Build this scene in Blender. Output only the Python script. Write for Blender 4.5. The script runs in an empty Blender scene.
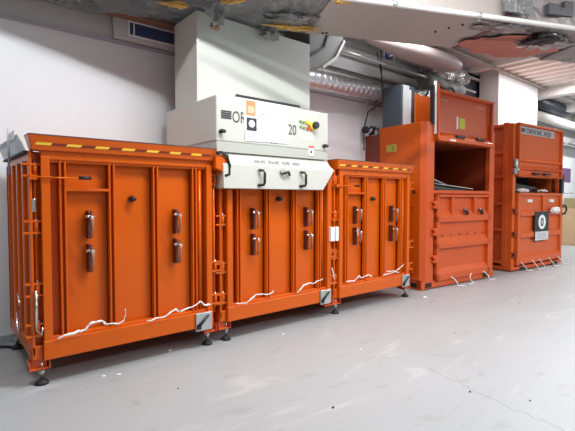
import bpy, bmesh, math, random
from mathutils import Vector, Matrix, noise
random.seed(7)
R = math.radians
scn = bpy.context.scene
COL = scn.collection

# ------------------------------------------------------------------ camera, world, lights, exposure
cd = bpy.data.cameras.new('camera'); cam = bpy.data.objects.new('camera', cd); COL.objects.link(cam)
yaw, pit = R(50.3), R(2.2)
fw = Vector((math.cos(yaw)*math.cos(pit), math.sin(yaw)*math.cos(pit), -math.sin(pit)))
cam.location = (0, 0, 1.2)
cam.rotation_euler = fw.to_track_quat('-Z', 'Y').to_euler()
cd.sensor_width = 36; cd.lens = 435/575*36; cd.clip_start = .02
scn.camera = cam

w = bpy.data.worlds.new('world'); scn.world = w; w.use_nodes = True
w.node_tree.nodes['Background'].inputs[0].default_value = (.90, .95, 1, 1)
w.node_tree.nodes['Background'].inputs[1].default_value = .16

def area(name, loc, sx, sy, power, rot=(0, 0, 0), col=(.965, .985, 1)):
    l = bpy.data.lights.new(name, 'AREA'); l.shape = 'RECTANGLE'; l.size = sx; l.size_y = sy
    l.energy = power; l.color = col
    o = bpy.data.objects.new(name, l); COL.objects.link(o); o.location = loc; o.rotation_euler = rot
    return o
# rows of ceiling fluorescents in the hall in front of the machines
LP = 115
for x, y, ln, pw in ((.0, 2.85, .9, 32), (2.35, 1.62, 2.3, 120), (5.1, -.3, 2.3, 75), (7.9, -1.7, 2.3, 95)):
    area('fluorescent_light', (x, y, 3.42), ln, .09, pw, (0, 0, R(-25)))
for i, x in enumerate((-1.6, 1.8, 5.2, 8.6, 12.0)):
    area('fluorescent_light', (x, -2.6, 3.42), 2.4, .25, LP*(.25, .5, .8, 1.2, 1.5)[i])
area('fluorescent_light', (4.6, 3.1, 3.43), 1.2, .1, 26)
area('fluorescent_light', (8.6, 3.0, 3.45), 2.2, .2, 50)
area('fluorescent_light', (12.2, 3.0, 3.45), 2.2, .2, 120)
scn.view_settings.view_transform = 'Standard'; scn.view_settings.look = 'None'
scn.view_settings.exposure = 0.08; scn.view_settings.gamma = 1; scn.view_settings.use_curve_mapping = False

# ------------------------------------------------------------------ materials
def mat(name, rgb, rough=.5, metal=0., vary=.12, vscale=4., bump=0., bscale=40., rvar=.1, spec=.5, coat=0., alpha=None):
    m = bpy.data.materials.new(name); m.use_nodes = True
    nt = m.node_tree; N = nt.nodes; L = nt.links; b = N['Principled BSDF']
    tc = N.new('ShaderNodeTexCoord')
    n1 = N.new('ShaderNodeTexNoise'); n1.inputs['Scale'].default_value = vscale; n1.inputs['Detail'].default_value = 5
    L.new(tc.outputs['Object'], n1.inputs['Vector'])
    mx = N.new('ShaderNodeMix'); mx.data_type = 'RGBA'
    a = [c*(1-vary) for c in rgb]; c2 = [min(1, c*(1+vary)) for c in rgb]
    mx.inputs['A'].default_value = (*a, 1); mx.inputs['B'].default_value = (*c2, 1)
    L.new(n1.outputs['Fac'], mx.inputs['Factor']); L.new(mx.outputs['Result'], b.inputs['Base Color'])
    mr = N.new('ShaderNodeMapRange'); mr.inputs['To Min'].default_value = max(0.02, rough-rvar); mr.inputs['To Max'].default_value = min(1, rough+rvar)
    L.new(n1.outputs['Fac'], mr.inputs['Value']); L.new(mr.outputs['Result'], b.inputs['Roughness'])
    b.inputs['Metallic'].default_value = metal; b.inputs['Specular IOR Level'].default_value = spec
    b.inputs['Coat Weight'].default_value = coat
    if bump:
        n2 = N.new('ShaderNodeTexNoise'); n2.inputs['Scale'].default_value = bscale; n2.inputs['Detail'].default_value = 3
        L.new(tc.outputs['Object'], n2.inputs['Vector'])
        bp = N.new('ShaderNodeBump'); bp.inputs['Strength'].default_value = bump; bp.inputs['Distance'].default_value = .01
        L.new(n2.outputs['Fac'], bp.inputs['Height']); L.new(bp.outputs['Normal'], b.inputs['Normal'])
    return m

ORANGE = mat('orange_paint', (.62, .100, .001), .30, 0, .09, 3, .10, 9, .08, .35)
ORANGE2 = mat('red_tinted_orange', (.57, .085, .014), .36, 0, .12, 3, .12, 9, .1, .4)  # redder tint of the light put into the orange, along with fading
ORANGE3 = mat('third_tinted_orange', (.60, .105, .020), .4, 0, .12, 3, .12, 9, .1, .4)  # third machine's orange, reddened in its colour for the light there
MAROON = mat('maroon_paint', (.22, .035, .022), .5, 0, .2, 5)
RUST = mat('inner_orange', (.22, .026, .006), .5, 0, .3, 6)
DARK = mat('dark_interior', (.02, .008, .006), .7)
BLACK = mat('black_plastic', (.012, .012, .014), .45)
RUBBER = mat('black_rubber', (.018, .018, .02), .7)
STEEL = mat('galvanised_steel', (.50, .53, .52), .36, .75, .3, 14, .1, 30)
ZINC = mat('galvanised_sheet', (.70, .74, .75), .5, .1, .12, 10)
CHROME = mat('bright_steel', (.75, .74, .72), .22, .9)
STAMP = mat('faint_stamp', (.33, .32, .31), .6)
PLATE = mat('latch_plate_paint', (.10, .018, .008), .5, 0, .4, 30)
LATCH = mat('worn_latch', (.40, .20, .13), .4, .5, .3, 30)
CREAM = mat('cream_paint', (.55, .545, .49), .42, 0, .04, 3)
CREAMD = mat('grey_cream_paint', (.45, .455, .41), .45, 0, .04, 3)
CHUTE = mat('chute_paint', (.55, .56, .52), .5, 0, .05, 3)
WHITE = mat('white_plastic', (.86, .86, .85), .5, 0, .05, 20)
PAPER = mat('paper', (.82, .81, .88), .6, 0, .03, 12)
PAPERO = mat('orange_print', (.85, .26, .10), .6)
INK = mat('ink', (.03, .03, .035), .6)
INKG = mat('grey_print', (.42, .40, .48), .6)
YELLOW = mat('yellow_tape', (1.0, .62, .05), .5)
DRED = mat('dark_red_tape', (.20, .022, .006), .5)
GREENY = mat('yellow_green_label', (.55, .50, .05), .5, 0, .35, 60)
GREEN = mat('green_button', (.18, .32, .08), .4)
SLATE = mat('slate_cabinet', (.075, .095, .12), .5, 0, .1)
DUCTB = mat('beige_duct_wrap', (.38, .335, .31), .6, 0, .07, 1.2, .15, 5)
DUCTP = mat('pink_duct_wrap', (.45, .17, .13), .55, .1, .25, 3, .35, 9)
DUCTG = mat('grey_duct_side', (.26, .26, .255), .6, 0, .08, 2, .1, 6)
OVAL = mat('pinkish_grey_duct', (.42, .34, .33), .45, .15, .1, 2)
WOOL = mat('yellow_insulation', (.60, .36, .10), .9, 0, .5, 12, 1., 40)
BROWN = mat('brown_board', (.22, .13, .085), .8, 0, .3, 6)
PIPEW = mat('white_pipe_paint', (.68, .66, .63), .45)
VOIDM = mat('dark_void_and_duct', (.018, .025, .04), .5, 0, .5, 4, .6, 12)  # darkness of the void put into the colour; dark round duct shares it
CEILM = mat('ceiling_paint', (.42, .40, .385), .8, 0, .06, 2)
CEILD = mat('ceiling_corrugated', (.74, .73, .70), .6, 0, .05, 2)
CARD = mat('cardboard', (.52, .36, .20), .8, 0, .1, 5)
CARDO = mat('olive_cardboard', (.30, .26, .13), .8, 0, .1, 5)
PURPLE = mat('purple_print', (.16, .08, .18), .6, 0, .5, 25)
LOGOG = mat('grey_plate', (.48, .46, .48), .4, .2, .1, 20)
FILM = mat('plastic_film', (.78, .74, .72), .35, 0, .15, 20, .5, 50)
BLUE = mat('blue_plastic', (.03, .05, .16), .4)
REDP = mat('red_plastic', (.65, .06, .03), .4)

def foil_material():
    m = mat('crumpled_foil', (.80, .80, .80), .25, .85, .3, 3, 0)
    nt = m.node_tree; N = nt.nodes; L = nt.links; b = N['Principled BSDF']
    tc = N.new('ShaderNodeTexCoord')
    v = N.new('ShaderNodeTexVoronoi'); v.inputs['Scale'].default_value = 9
    n = N.new('ShaderNodeTexNoise'); n.inputs['Scale'].default_value = 7; n.inputs['Detail'].default_value = 6; n.inputs['Distortion'].default_value = 1.5
    L.new(tc.outputs['Object'], n.inputs['Vector']); L.new(n.outputs['Color'], v.inputs['Vector'])
    bp = N.new('ShaderNodeBump'); bp.inputs['Strength'].default_value = 1; bp.inputs['Distance'].default_value = .15
    L.new(v.outputs['Distance'], bp.inputs['Height']); L.new(bp.outputs['Normal'], b.inputs['Normal'])
    return m
FOIL = foil_material()

def floor_material():
    m = mat('concrete_floor', (.375, .388, .395), .42, 0, .05, .9, 0, 60, .08)
    nt = m.node_tree; N = nt.nodes; L = nt.links; b = N['Principled BSDF']
    base = b.inputs['Base Color'].links[0].from_socket
    tc = N.new('ShaderNodeTexCoord')
    # thin scuffs: stretched noise, thresholded
    def scuff(scale, rot, lo, hi, sx):
        mp = N.new('ShaderNodeMapping'); mp.inputs['Rotation'].default_value = (0, 0, rot); mp.inputs['Scale'].default_value = (sx, 1, 1)
        L.new(tc.outputs['Object'], mp.inputs['Vector'])
        n = N.new('ShaderNodeTexNoise'); n.inputs['Scale'].default_value = scale; n.inputs['Detail'].default_value = 8; n.inputs['Roughness'].default_value = .65
        n.inputs['Distortion'].default_value = .6
        L.new(mp.outputs['Vector'], n.inputs['Vector'])
        r = N.new('ShaderNodeMapRange'); r.inputs['From Min'].default_value = lo; r.inputs['From Max'].default_value = hi
        L.new(n.outputs['Fac'], r.inputs['Value']); return r.outputs['Result']
    s1 = scuff(9, .6, .57, .78, .35); s2 = scuff(5, 2.0, .58, .78, .3)
    def mixc(a, fac, col, amt):
        k = N.new('ShaderNodeMath'); k.operation = 'MULTIPLY'; k.inputs[1].default_value = amt; L.new(fac, k.inputs[0])
        x = N.new('ShaderNodeMix'); x.data_type = 'RGBA'; L.new(k.outputs[0], x.inputs['Factor']); L.new(a, x.inputs['A'])
        x.inputs['B'].default_value = (*col, 1); return x.outputs['Result']
    c = mixc(base, s1, (.20, .195, .19), .6); c = mixc(c, s2, (.60, .60, .60), .6)
    s3 = scuff(26, 1.2, .66, .78, .5); c = mixc(c, s3, (.16, .155, .15), .5)
    # a wandering crack across the slab
    def crack(P0, P1, wdt, amt, c, seed):
        ang = math.atan2(P1[1]-P0[1], P1[0]-P0[0]); ln = math.dist(P0, P1)
        mp = N.new('ShaderNodeMapping'); mp.vector_type = 'TEXTURE'
        mp.inputs['Location'].default_value = (P0[0], P0[1], 0); mp.inputs['Rotation'].default_value = (0, 0, ang)
        L.new(tc.outputs['Object'], mp.inputs['Vector'])
        sx = N.new('ShaderNodeSeparateXYZ'); L.new(mp.outputs['Vector'], sx.inputs[0])
        nn = N.new('ShaderNodeTexNoise'); nn.noise_dimensions = '1D'; nn.inputs['Scale'].default_value = 5; nn.inputs['Detail'].default_value = 4
        ad = N.new('ShaderNodeMath'); ad.inputs[1].default_value = seed; L.new(sx.outputs[0], ad.inputs[0]); L.new(ad.outputs[0], nn.inputs['W'])
        m1 = N.new('ShaderNodeMath'); m1.operation = 'MULTIPLY_ADD'; m1.inputs[1].default_value = .16; m1.inputs[2].default_value = -.08; L.new(nn.outputs['Fac'], m1.inputs[0])
        m2 = N.new('ShaderNodeMath'); m2.operation = 'SUBTRACT'; L.new(sx.outputs[1], m2.inputs[0]); L.new(m1.outputs[0], m2.inputs[1])
        m3 = N.new('ShaderNodeMath'); m3.operation = 'ABSOLUTE'; L.new(m2.outputs[0], m3.inputs[0])
        m4 = N.new('ShaderNodeMapRange'); m4.inputs['From Min'].default_value = wdt; m4.inputs['From Max'].default_value = 0; L.new(m3.outputs[0], m4.inputs['Value'])
        g1 = N.new('ShaderNodeMath'); g1.operation = 'GREATER_THAN'; g1.inputs[1].default_value = 0; L.new(sx.outputs[0], g1.inputs[0])
        g2 = N.new('ShaderNodeMath'); g2.operation = 'LESS_THAN'; g2.inputs[1].default_value = ln; L.new(sx.outputs[0], g2.inputs[0])
        a = N.new('ShaderNodeMath'); a.operation = 'MULTIPLY'; L.new(g1.outputs[0], a.inputs[0]); L.new(g2.outputs[0], a.inputs[1])
        a2 = N.new('ShaderNodeMath'); a2.operation = 'MULTIPLY'; L.new(a.outputs[0], a2.inputs[0]); L.new(m4.outputs['Result'], a2.inputs[1])
        return mixc(c, a2.outputs[0], (.16, .155, .15), amt)
    c = crack((2.70, 1.75), (2.50, .75), .006, .75, c, 0)
    c = crack((1.70, 2.25), (2.05, 2.13), .005, .5, c, 9)
    L.new(c, b.inputs['Base Color'])
    return m
FLOORM = floor_material()
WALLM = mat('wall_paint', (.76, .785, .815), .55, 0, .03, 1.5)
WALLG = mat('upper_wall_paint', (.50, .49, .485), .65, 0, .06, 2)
BASEM = mat('baseboard_paint', (.42, .43, .44), .5, 0, .05, 3)

# ------------------------------------------------------------------ mesh helpers
class MB:
    def __init__(s): s.bm = bmesh.new(); s.smooth = set()
    def box(s, x0, x1, y0, y1, z0, z1, mi=0):
        v = [s.bm.verts.new((x, y, z)) for x in (x0, x1) for y in (y0, y1) for z in (z0, z1)]
        for f in ((0, 1, 3, 2), (4, 6, 7, 5), (0, 4, 5, 1), (2, 3, 7, 6), (0, 2, 6, 4), (1, 5, 7, 3)):
            s.bm.faces.new([v[i] for i in f]).material_index = mi
        return s
    def hexa(s, pts, mi=0):      # 8 points: bottom 4 ring then top 4 ring
        v = [s.bm.verts.new(p) for p in pts]
        for f in ((3, 2, 1, 0), (4, 5, 6, 7), (0, 1, 5, 4), (1, 2, 6, 5), (2, 3, 7, 6), (3, 0, 4, 7)):
            s.bm.faces.new([v[i] for i in f]).material_index = mi
        return s
    def prism(s, poly, ax, a, b, mi=0):   # poly in the two other axes (in xyz order), extruded on ax from a to b
        def P(p, t):
            q = list(p); q.insert(ax, t); return q
        A = [s.bm.verts.new(P(p, a)) for p in poly]; B = [s.bm.verts.new(P(p, b)) for p in poly]
        n = len(poly)
        s.bm.faces.new(A).material_index = mi; s.bm.faces.new(B[::-1]).material_index = mi
        for i in range(n): s.bm.faces.new((A[i], B[i], B[(i+1) % n], A[(i+1) % n])).material_index = mi
        return s
    def tube(s, pts, r, n=10, mi=0, sq=(1, 1)):
        pts = [Vector(p) for p in pts]; rs = r if isinstance(r, (list, tuple)) else [r]*len(pts)
        rings = []; up0 = None
        for i, p in enumerate(pts):
            d = (pts[min(i+1, len(pts)-1)]-pts[max(i-1, 0)]).normalized()
            ref = Vector((0, 0, 1)) if abs(d.z) < .95 else Vector((0, 1, 0))
            u = d.cross(ref).normalized(); v = u.cross(d)
            rings.append([s.bm.verts.new(p+(u*math.cos(2*math.pi*k/n)*sq[0]+v*math.sin(2*math.pi*k/n)*sq[1])*rs[i]) for k in range(n)])
        for a, b in zip(rings, rings[1:]):
            for k in range(n):
                f = s.bm.faces.new((a[k], a[(k+1) % n], b[(k+1) % n], b[k])); f.smooth = True; f.material_index = mi
        s.bm.faces.new(rings[0][::-1]).material_index = mi; s.bm.faces.new(rings[-1]).material_index = mi
        return s
    def cyl(s, p, q, r, n=16, mi=0): return s.tube([p, q], r, n, mi)
    def each(s, name, m, parent=None, bevel=0.):     # every loose piece becomes an object of its own
        seen = set(); out = []; s.bm.verts.ensure_lookup_table()
        for v0 in s.bm.verts:
            if v0 in seen: continue
            st = [v0]; isl = []; seen.add(v0)
            while st:
                v = st.pop(); isl.append(v)
                for e in v.link_edges:
                    o = e.other_vert(v)
                    if o not in seen: seen.add(o); st.append(o)
            q = MB(); mp = {v: q.bm.verts.new(v.co) for v in isl}
            for f in {f for v in isl for f in v.link_faces}:
                nf = q.bm.faces.new([mp[v] for v in f.verts]); nf.smooth = f.smooth; nf.material_index = f.material_index
            out.append(q.build(name, m, parent, bevel))
        s.bm.free(); return out
    def build(s, name, m, parent=None, bevel=0., loc=None):
        bmesh.ops.recalc_face_normals(s.bm, faces=s.bm.faces)
        me = bpy.data.meshes.new(name); s.bm.to_mesh(me); s.bm.free()
        for k in (m if isinstance(m, (list, tuple)) else [m]): me.materials.append(k)
        o = bpy.data.objects.new(name, me); COL.objects.link(o)
        if parent: o.parent = parent
        if loc: o.location = loc
        if bevel:
            b = o.modifiers.new('bevel', 'BEVEL'); b.width = bevel; b.segments = 2; b.limit_method = 'ANGLE'; b.angle_limit = R(50)
        return o
def tag(o, label, cat, group=None, kind=None):
    if label: o['label'] = label
    if cat: o['category'] = cat
    if group: o['group'] = group
    if kind: o['kind'] = kind
    return o
def thing(name, label, cat, loc=(0, 0, 0), rz=0, group=None):
    o = bpy.data.objects.new(name, None); COL.objects.link(o); o.empty_display_size = .1
    o.location = loc; o.rotation_euler = (0, 0, rz); return tag(o, label, cat, group)
def struct(o): o['kind'] = 'structure'; return o
def copy_tree(o, parent=None):
    c = o.copy(); COL.objects.link(c); c.parent = parent
    for ch in list(o.children): copy_tree(ch, c)
    return c
def text(name, body, size, loc, rot, m, parent, ext=.001, sx=1., bold=0.):
    cu = bpy.data.curves.new(name, 'FONT'); cu.body = body; cu.size = size; cu.extrude = ext; cu.offset = bold
    tmp = bpy.data.objects.new(name, cu); COL.objects.link(tmp)
    dg = bpy.context.evaluated_depsgraph_get(); me = bpy.data.meshes.new_from_object(tmp.evaluated_get(dg))
    bpy.data.objects.remove(tmp); me.materials.clear(); me.materials.append(m)
    o = bpy.data.objects.new(name, me); COL.objects.link(o); o.parent = parent
    o.location = loc; o.rotation_euler = rot; o.scale = (sx, 1, 1); return o
FR = (R(90), 0, 0)     # faces -Y

# ------------------------------------------------------------------ the room
YW = 4.25; CZ = 3.55
struct(MB().box(-6, 17, -7, 4.45, -.1, 0).build('floor', FLOORM))
b = MB(); b.box(-6, 17, YW, YW+.15, 0, 2.68); struct(b.build('wall_back', WALLM))
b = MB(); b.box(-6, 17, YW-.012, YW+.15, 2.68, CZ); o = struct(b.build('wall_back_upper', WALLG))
struct(MB().box(-6, 17, YW-.03, YW-.012, 2.668, 2.69).build('trim_1', INKG))
struct(MB().box(3.2, 17, YW-.016, YW, 2.60, 2.612).build('trim_2', INKG))
struct(MB().box(17, 17.15, -7, 4.4, 0, CZ).build('wall_right', WALLM))
struct(MB().box(-6, 17, YW-.02, YW, 0, .07).build('baseboard_back', BASEM))
struct(MB().box(-6, 17, -7, 4.4, CZ, CZ+.1).build('ceiling', CEILM))
# ribbed ceiling sheets beyond the compactor (ribs run toward the wall)
b = MB()
for i in range(34):
    x = 7.6+i*.28
    b.prism([(x, CZ), (x+.03, CZ-.06), (x+.14, CZ-.06), (x+.17, CZ)], 1, .2, YW-.02)
struct(b.build('trim_3', CEILD))
b = MB()
for y, z in ((3.95, 3.36), (3.55, 3.45), (4.16, 2.98), (4.1, 3.2)): b.box(2.6, 12, y, y+.06, z, z+.03)
struct(b.build('trim_4', CEILM, bevel=.004))
b = MB()
for x in (9.9, 11.9, 13.7): b.box(x, x+.22, 0.3, YW-.02, 3.30, 3.49)
struct(b.build('trim_5', CEILD, bevel=.01))

# ------------------------------------------------------------------ wall vent
v = thing('wall_vent', 'dark slotted grille in a white frame high on the wall under the foil duct', 'vent', (1.38, YW-.012, 2.70))
MB().box(0, .66, -.05, 0, 0, .20).build('vent_housing', mat('vent_housing_paint', (.55, .56, .56), .5), v, .01)
b = MB(); b.box(.13, .66, -.062, -.05, .045, .06); b.box(.13, .66, -.062, -.05, .175, .19); b.box(.13, .145, -.062, -.05, .06, .175); b.box(.645, .66, -.062, -.05, .06, .175); b.box(.18, .192, -.062, -.05, .06, .175)
b.build('vent_frame', WHITE, v)
b = MB()
for k in range(6): b.box(.145, .645, -.058, -.048, .062+k*.019, .076+k*.019)
b.build('vent_slats', BLUE, v)

# ------------------------------------------------------------------ the big duct crossing under the ceiling
DA = R(-25); D0 = Vector((.6, 4.0, 0)); DW = .40   # centre line start and half width
def dpt(s, t): return (D0.x+math.cos(DA)*s-math.sin(DA)*t, D0.y+math.sin(DA)*s+math.cos(DA)*t)
def duct_section(name, s0, s1, z0, z1, m, label, rag=0., seed=0, hw=DW, cat='duct', grp=None):
    bm = bmesh.new(); ns = max(2, int((s1-s0)/.05)); nt_ = 14; nz = 6
    prof = [(-hw+2*hw*i/nt_, z0) for i in range(nt_)]+[(hw, z0+(z1-z0)*i/nz) for i in range(nz)]+[(hw-2*hw*i/nt_, z1) for i in range(nt_)]+[(-hw, z1-(z1-z0)*i/nz) for i in range(nz)]
    rings = []
    for k in range(ns+1):
        s = s0+(s1-s0)*k/ns; ring = []
        for t, z in prof:
            x, y = dpt(s, t); p = Vector((x, y, z))
            if rag:
                d = noise.noise_vector(p*5+Vector((seed, 0, 0)))*rag+noise.noise_vector(p*14)*rag*.5
                d.y = min(d.y, .3*rag); p += d
            p.y = min(p.y, YW-.03)
            ring.append(bm.verts.new(p))
        rings.append(ring)
    n = len(prof)
    for a, c in zip(rings, rings[1:]):
        for i in range(n):
            f = bm.faces.new((a[i], a[(i+1) % n], c[(i+1) % n], c[i])); f.smooth = False
    bm.faces.new(rings[0][::-1]); bm.faces.new(rings[-1])
    q = MB(); q.bm.free(); q.bm = bm
    return tag(q.build(name, m), label, cat, grp)
duct_section('foil_wrapped_duct', -.55, 2.45, 2.875, 3.25, FOIL, 'crumpled silver foil wrapped duct hanging above the left box and cream chute', .028, 1)
du = thing('ceiling_duct', 'long flat beige duct section with grey side hanging under the ceiling', 'duct', (0, 0, 0))
du['label'] = 'smooth flat beige duct section between the silver foil and the pinkish torn wrap'
o = duct_section('duct_body', 2.45, 4.22, 2.875, 3.25, DUCTB, None, .004, 2, cat=None); o.parent = du
b = MB()
for (s, t) in ((3.70, .02), (3.77, -.10), (3.85, -.20), (2.62, .34), (2.66, .33)):
    x, y = dpt(s, t); b.cyl((x, y, 2.862), (x, y, 2.88), .011, 8)
b.each('rivet', BLACK, du)
b = MB()
for s in (4.16,):
    for t0, t1, z0, z1 in ((-.41, .41, 2.862, 2.876), (-.415, -.40, 2.862, 3.25)):
        p = [dpt(s, t0), dpt(s+.06, t0), dpt(s+.06, t1), dpt(s, t1)]
        b.hexa([(x, y, z0) for x, y in p]+[(x, y, z1) for x, y in p])
b.build('seam_band', mat('seam_brown', (.17, .09, .08), .6), du)
duct_section('torn_wrapped_duct', 4.23, 5.35, 2.87, 3.22, mat('pinkish_grey_wrap', (.27, .235, .23), .45, .3, .35, 6, .9, 14), 'pinkish grey duct section with crumpled torn wrap right of the smooth beige section', .03, 5)
duct_section('grey_end_duct', 5.35, 6.6, 2.84, 3.2, DUCTG, 'pale grey far end of the ceiling duct, right of the pinkish wrap', .02, 8)
# dark patches on the duct's near side
b = MB()
for (s0, s1, z0, z1) in ((4.62, 4.74, 2.96, 3.06), (4.74, 4.80, 2.96, 3.03), (4.80, 4.90, 2.96, 3.10)):
    p = [dpt(s0, -.445), dpt(s1, -.445), dpt(s1, -.40), dpt(s0, -.40)]
    b.hexa([(x, y, z0) for x, y in p]+[(x, y, z1) for x, y in p])
tag(b.build('tape_patch', mat('dark_grey_tape', (.09, .09, .10), .6)), 'dark grey stepped tape patches on the grey duct side at the top right', 'tape')

def scrap(name, label, cat, c, size, m, seed, nu=9, nv=7, rag=.85, grp=None, tilt=0., thick=.006):
    """crumpled lump/sheet: squashed noisy ellipsoid"""
    bm = bmesh.new(); bmesh.ops.create_icosphere(bm, subdivisions=4, radius=1)
    for vv in bm.verts:
        n = noise.noise(vv.co*2.1+Vector((seed*3.7, 0, 0)))+.6*noise.noise(vv.co*5+Vector((seed, 0, 0)))
        vv.co *= 1+n*rag
        vv.co = Vector((vv.co.x*size[0], vv.co.y*size[1], vv.co.z*size[2]))
    bm.transform(Matrix.Rotation(tilt, 4, 'Z'))
    q = MB(); q.bm.free(); q.bm = bm
    o = q.build(name, m, loc=c); return tag(o, label, cat, grp)
x, y = dpt(4.72, .14); scrap('torn_red_liner', 'large torn red liner patch under the far side of the crumpled duct section', 'liner', (x, y, 2.845), (.52, .26, .014), DUCTP, 61, tilt=DA, rag=.35)
G = 'torn insulation hanging under the duct'
scrap('torn_insulation', 'yellow insulation tuft with foil at the top left edge above the wall', 'insulation', (.80, 3.86, 2.86), (.16, .05, .018), WOOL, 2, grp=G, tilt=DA)
scrap('torn_insulation', 'thin orange insulation tear left of the hanging foil strip', 'insulation', (1.66, 3.50, 2.845), (.10, .035, .016), WOOL, 3, grp=G, tilt=DA)
scrap('torn_insulation', 'yellow insulation tear right of the hanging foil strip', 'insulation', (2.02, 3.10, 2.85), (.11, .03, .02), WOOL, 4, grp=G, tilt=R(-60))
scrap('torn_insulation', 'long mustard insulation lump below bright foil, above the chute', 'insulation', (2.74, 3.20, 2.835), (.19, .035, .022), WOOL, 5, grp=G, tilt=DA)
scrap('torn_insulation', 'small yellow insulation lump beside the white pipe at the top', 'insulation', (2.72, 2.55, 2.85), (.06, .03, .015), WOOL, 6, grp=G, tilt=DA)
GF = 'loose foil scraps under the duct'
scrap('foil_scrap', 'bright crumpled foil sheet beside the mustard insulation lump', 'foil', (2.66, 3.13, 2.855), (.20, .13, .022), FOIL, 7, grp=GF, tilt=DA)
scrap('foil_scrap', 'silver foil tuft at the right lower end of the dark gap above the chute', 'foil', (2.60, 3.42, 2.80), (.08, .05, .045), FOIL, 8, grp=GF)
scrap('foil_scrap', 'crumpled foil on the pinkish duct beside the vertical foil', 'foil', (4.35, 1.95, 2.86), (.26, .12, .02), FOIL, 12, grp=GF, tilt=DA)
scrap('foil_scrap', 'crushed foil around the black hole at the right of the pinkish duct', 'foil', (5.05, 1.85, 2.84), (.22, .16, .022), FOIL, 13, grp=GF, tilt=DA)
scrap('black_hole_patch', 'ragged black torn hole patch on the pinkish duct', 'wrap', (4.90, 1.83, 2.815), (.17, .09, .015), BLACK, 15, tilt=R(-50))  # black patch added in place of a dark hole in the duct
# hanging foil strip
bm = bmesh.new(); rows = []
for k in range(10):
    z = 2.96-k*.030; wd = .085-.0035*k; row = []
    for j in range(6):
        a = (j/5-.5)*2*wd
        row.append(bm.verts.new((1.88+a+.010*k, 3.30-a*.4+.02*math.sin(k*1.3+j*2), z+.012*math.sin(j*3+k))))
    rows.append(row)
for a, c in zip(rows, rows[1:]):
    for j in range(5): bm.faces.new((a[j], a[j+1], c[j+1], c[j]))
q = MB(); q.bm.free(); q.bm = bm; o = q.build('hanging_foil', FOIL); sm = o.modifiers.new('solid', 'SOLIDIFY'); sm.thickness = .004
tag(o, 'narrow bright foil strip hanging down in front of the chute top', 'foil')
scrap('torn_insulation', 'brownish tatter just under the hanging foil strip', 'insulation', (1.97, 3.36, 2.70), (.04, .03, .03), mat('tatter_brown', (.34, .22, .16), .9, 0, .3, 20), 21, grp=G)
# vertical foil on the near side of the torn section
q = MB()
for k in range(9):
    x, y = dpt(4.10+k*.032, -.45-.02*(k % 2)); x2, y2 = dpt(4.132+k*.032, -.45-.02*((k+1) % 2))
    q.hexa([(x, y, 2.92), (x2, y2, 2.92), (x2+.01, y2+.02, 2.92), (x+.01, y+.02, 2.92), (x, y, 3.24), (x2, y2, 3.24), (x2+.01, y2+.02, 3.24), (x+.01, y+.02, 3.24)])
tag(q.build('vertical_foil_wrap', FOIL), 'pleated shiny foil wrap standing vertical at the duct joint near the top edge', 'foil')
# brown board and gap at the duct's wall side
tag(MB().box(.55, 2.0, 4.05, 4.20, 2.89, 2.93).build('brown_board', BROWN), 'brown board strip above the wall vent, beside the foil duct', 'board')
# white pipe
p = thing('ceiling_pipe', 'thin white painted pipe running diagonally under the beige duct', 'pipe')
x0, y0 = 2.35, 2.63; dx, dy = math.cos(R(-24.2)), math.sin(R(-24.2))
MB().cyl((x0, y0, 2.84), (x0+dx*4.5, y0+dy*4.5, 2.84), .022).build('pipe', PIPEW, p)
for s in (.78, 1.62, 3.6):
    MB().cyl((x0+dx*s, y0+dy*s, 2.84), (x0+dx*(s+.04), y0+dy*(s+.04), 2.84), .03).build('pipe_clamp', STEEL, p)
# duct elbow to the right of the chute
e = thing('duct_elbow', 'grey sheet metal duct elbow rising to the right of the cream chute', 'duct')
MB().prism([(3.23, 2.60), (3.42, 2.66), (3.62, 2.80), (3.76, 3.02), (3.76, 3.3), (3.23, 3.3)], 1, 3.52, 3.95).build('duct_body', DUCTG, e, .008)
MB().prism([(3.21, 2.76), (3.43, 2.88), (3.51, 3.06), (3.53, 3.06), (3.45, 2.87), (3.23, 2.73)], 1, 3.50, 3.52).build('dark_seam', BLACK, e)
b = MB(); b.prism([(3.42, 2.64), (3.63, 2.78), (3.78, 3.02), (3.75, 3.03), (3.61, 2.81), (3.41, 2.67)], 1, 3.495, 3.52); b.build('flange', PIPEW, e)

# spiral duct along the wall
s_ = thing('spiral_duct', 'shiny silver spiral duct running along the wall right of the chute', 'duct', (3.30, 4.06, 0))
pts = []; rr = []
for k in range(181):
    x = k*.0125; pts.append((x, 0, 2.69+.05*min(x/1.8, 1))); rr.append(.118+(.007 if k % 8 < 2 else 0))
sd = MB().tube(pts, rr, 24).build('spiral_tube', mat('spiral_steel', (.72, .73, .76), .38, .7, .08, 9, .1, 20), s_)
b = MB(); b.tube([(2.24, 0, 2.745), (2.4, -.0, 2.76), (2.6, -.05, 2.80), (2.8, -.1, 2.83), (3.0, -.1, 2.84)], [.122, .13, .13, .125, .125], 20)
b.build('foil_sleeve', FOIL, s_)
MB().tube([(1.72, -.02, 3.3), (1.72, -.14, 2.80), (1.72, 0, 2.58)], .008, 8).build('hanger_strap', BLACK, s_)
# oval pinkish duct nose behind the flat duct
od = thing('oval_duct', 'rounded pinkish grey duct tapering out behind the beige duct', 'duct')
pts = [(4.1+.10*k, 3.5, 3.14+.003*k) for k in range(23)]
rr = [.03+.11*math.sin(min(1, k/14)*math.pi/2) if k < 18 else .14*math.sqrt(max(.05, 1-((k-17)/5.3)**2)) for k in range(23)]
MB().tube(pts, rr, 24, sq=(1.3, .85)).build('duct_body', OVAL, od)
b = MB(); b.tube([(3.9, 3.80, 3.05), (7.4, 3.80, 3.05)], .02, 8)
for x in (4.9, 5.9): b.tube([(x-.02, 3.80, 3.05), (x+.02, 3.80, 3.05)], .035, 8)
b.build('support_rail', STEEL, od)
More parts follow.
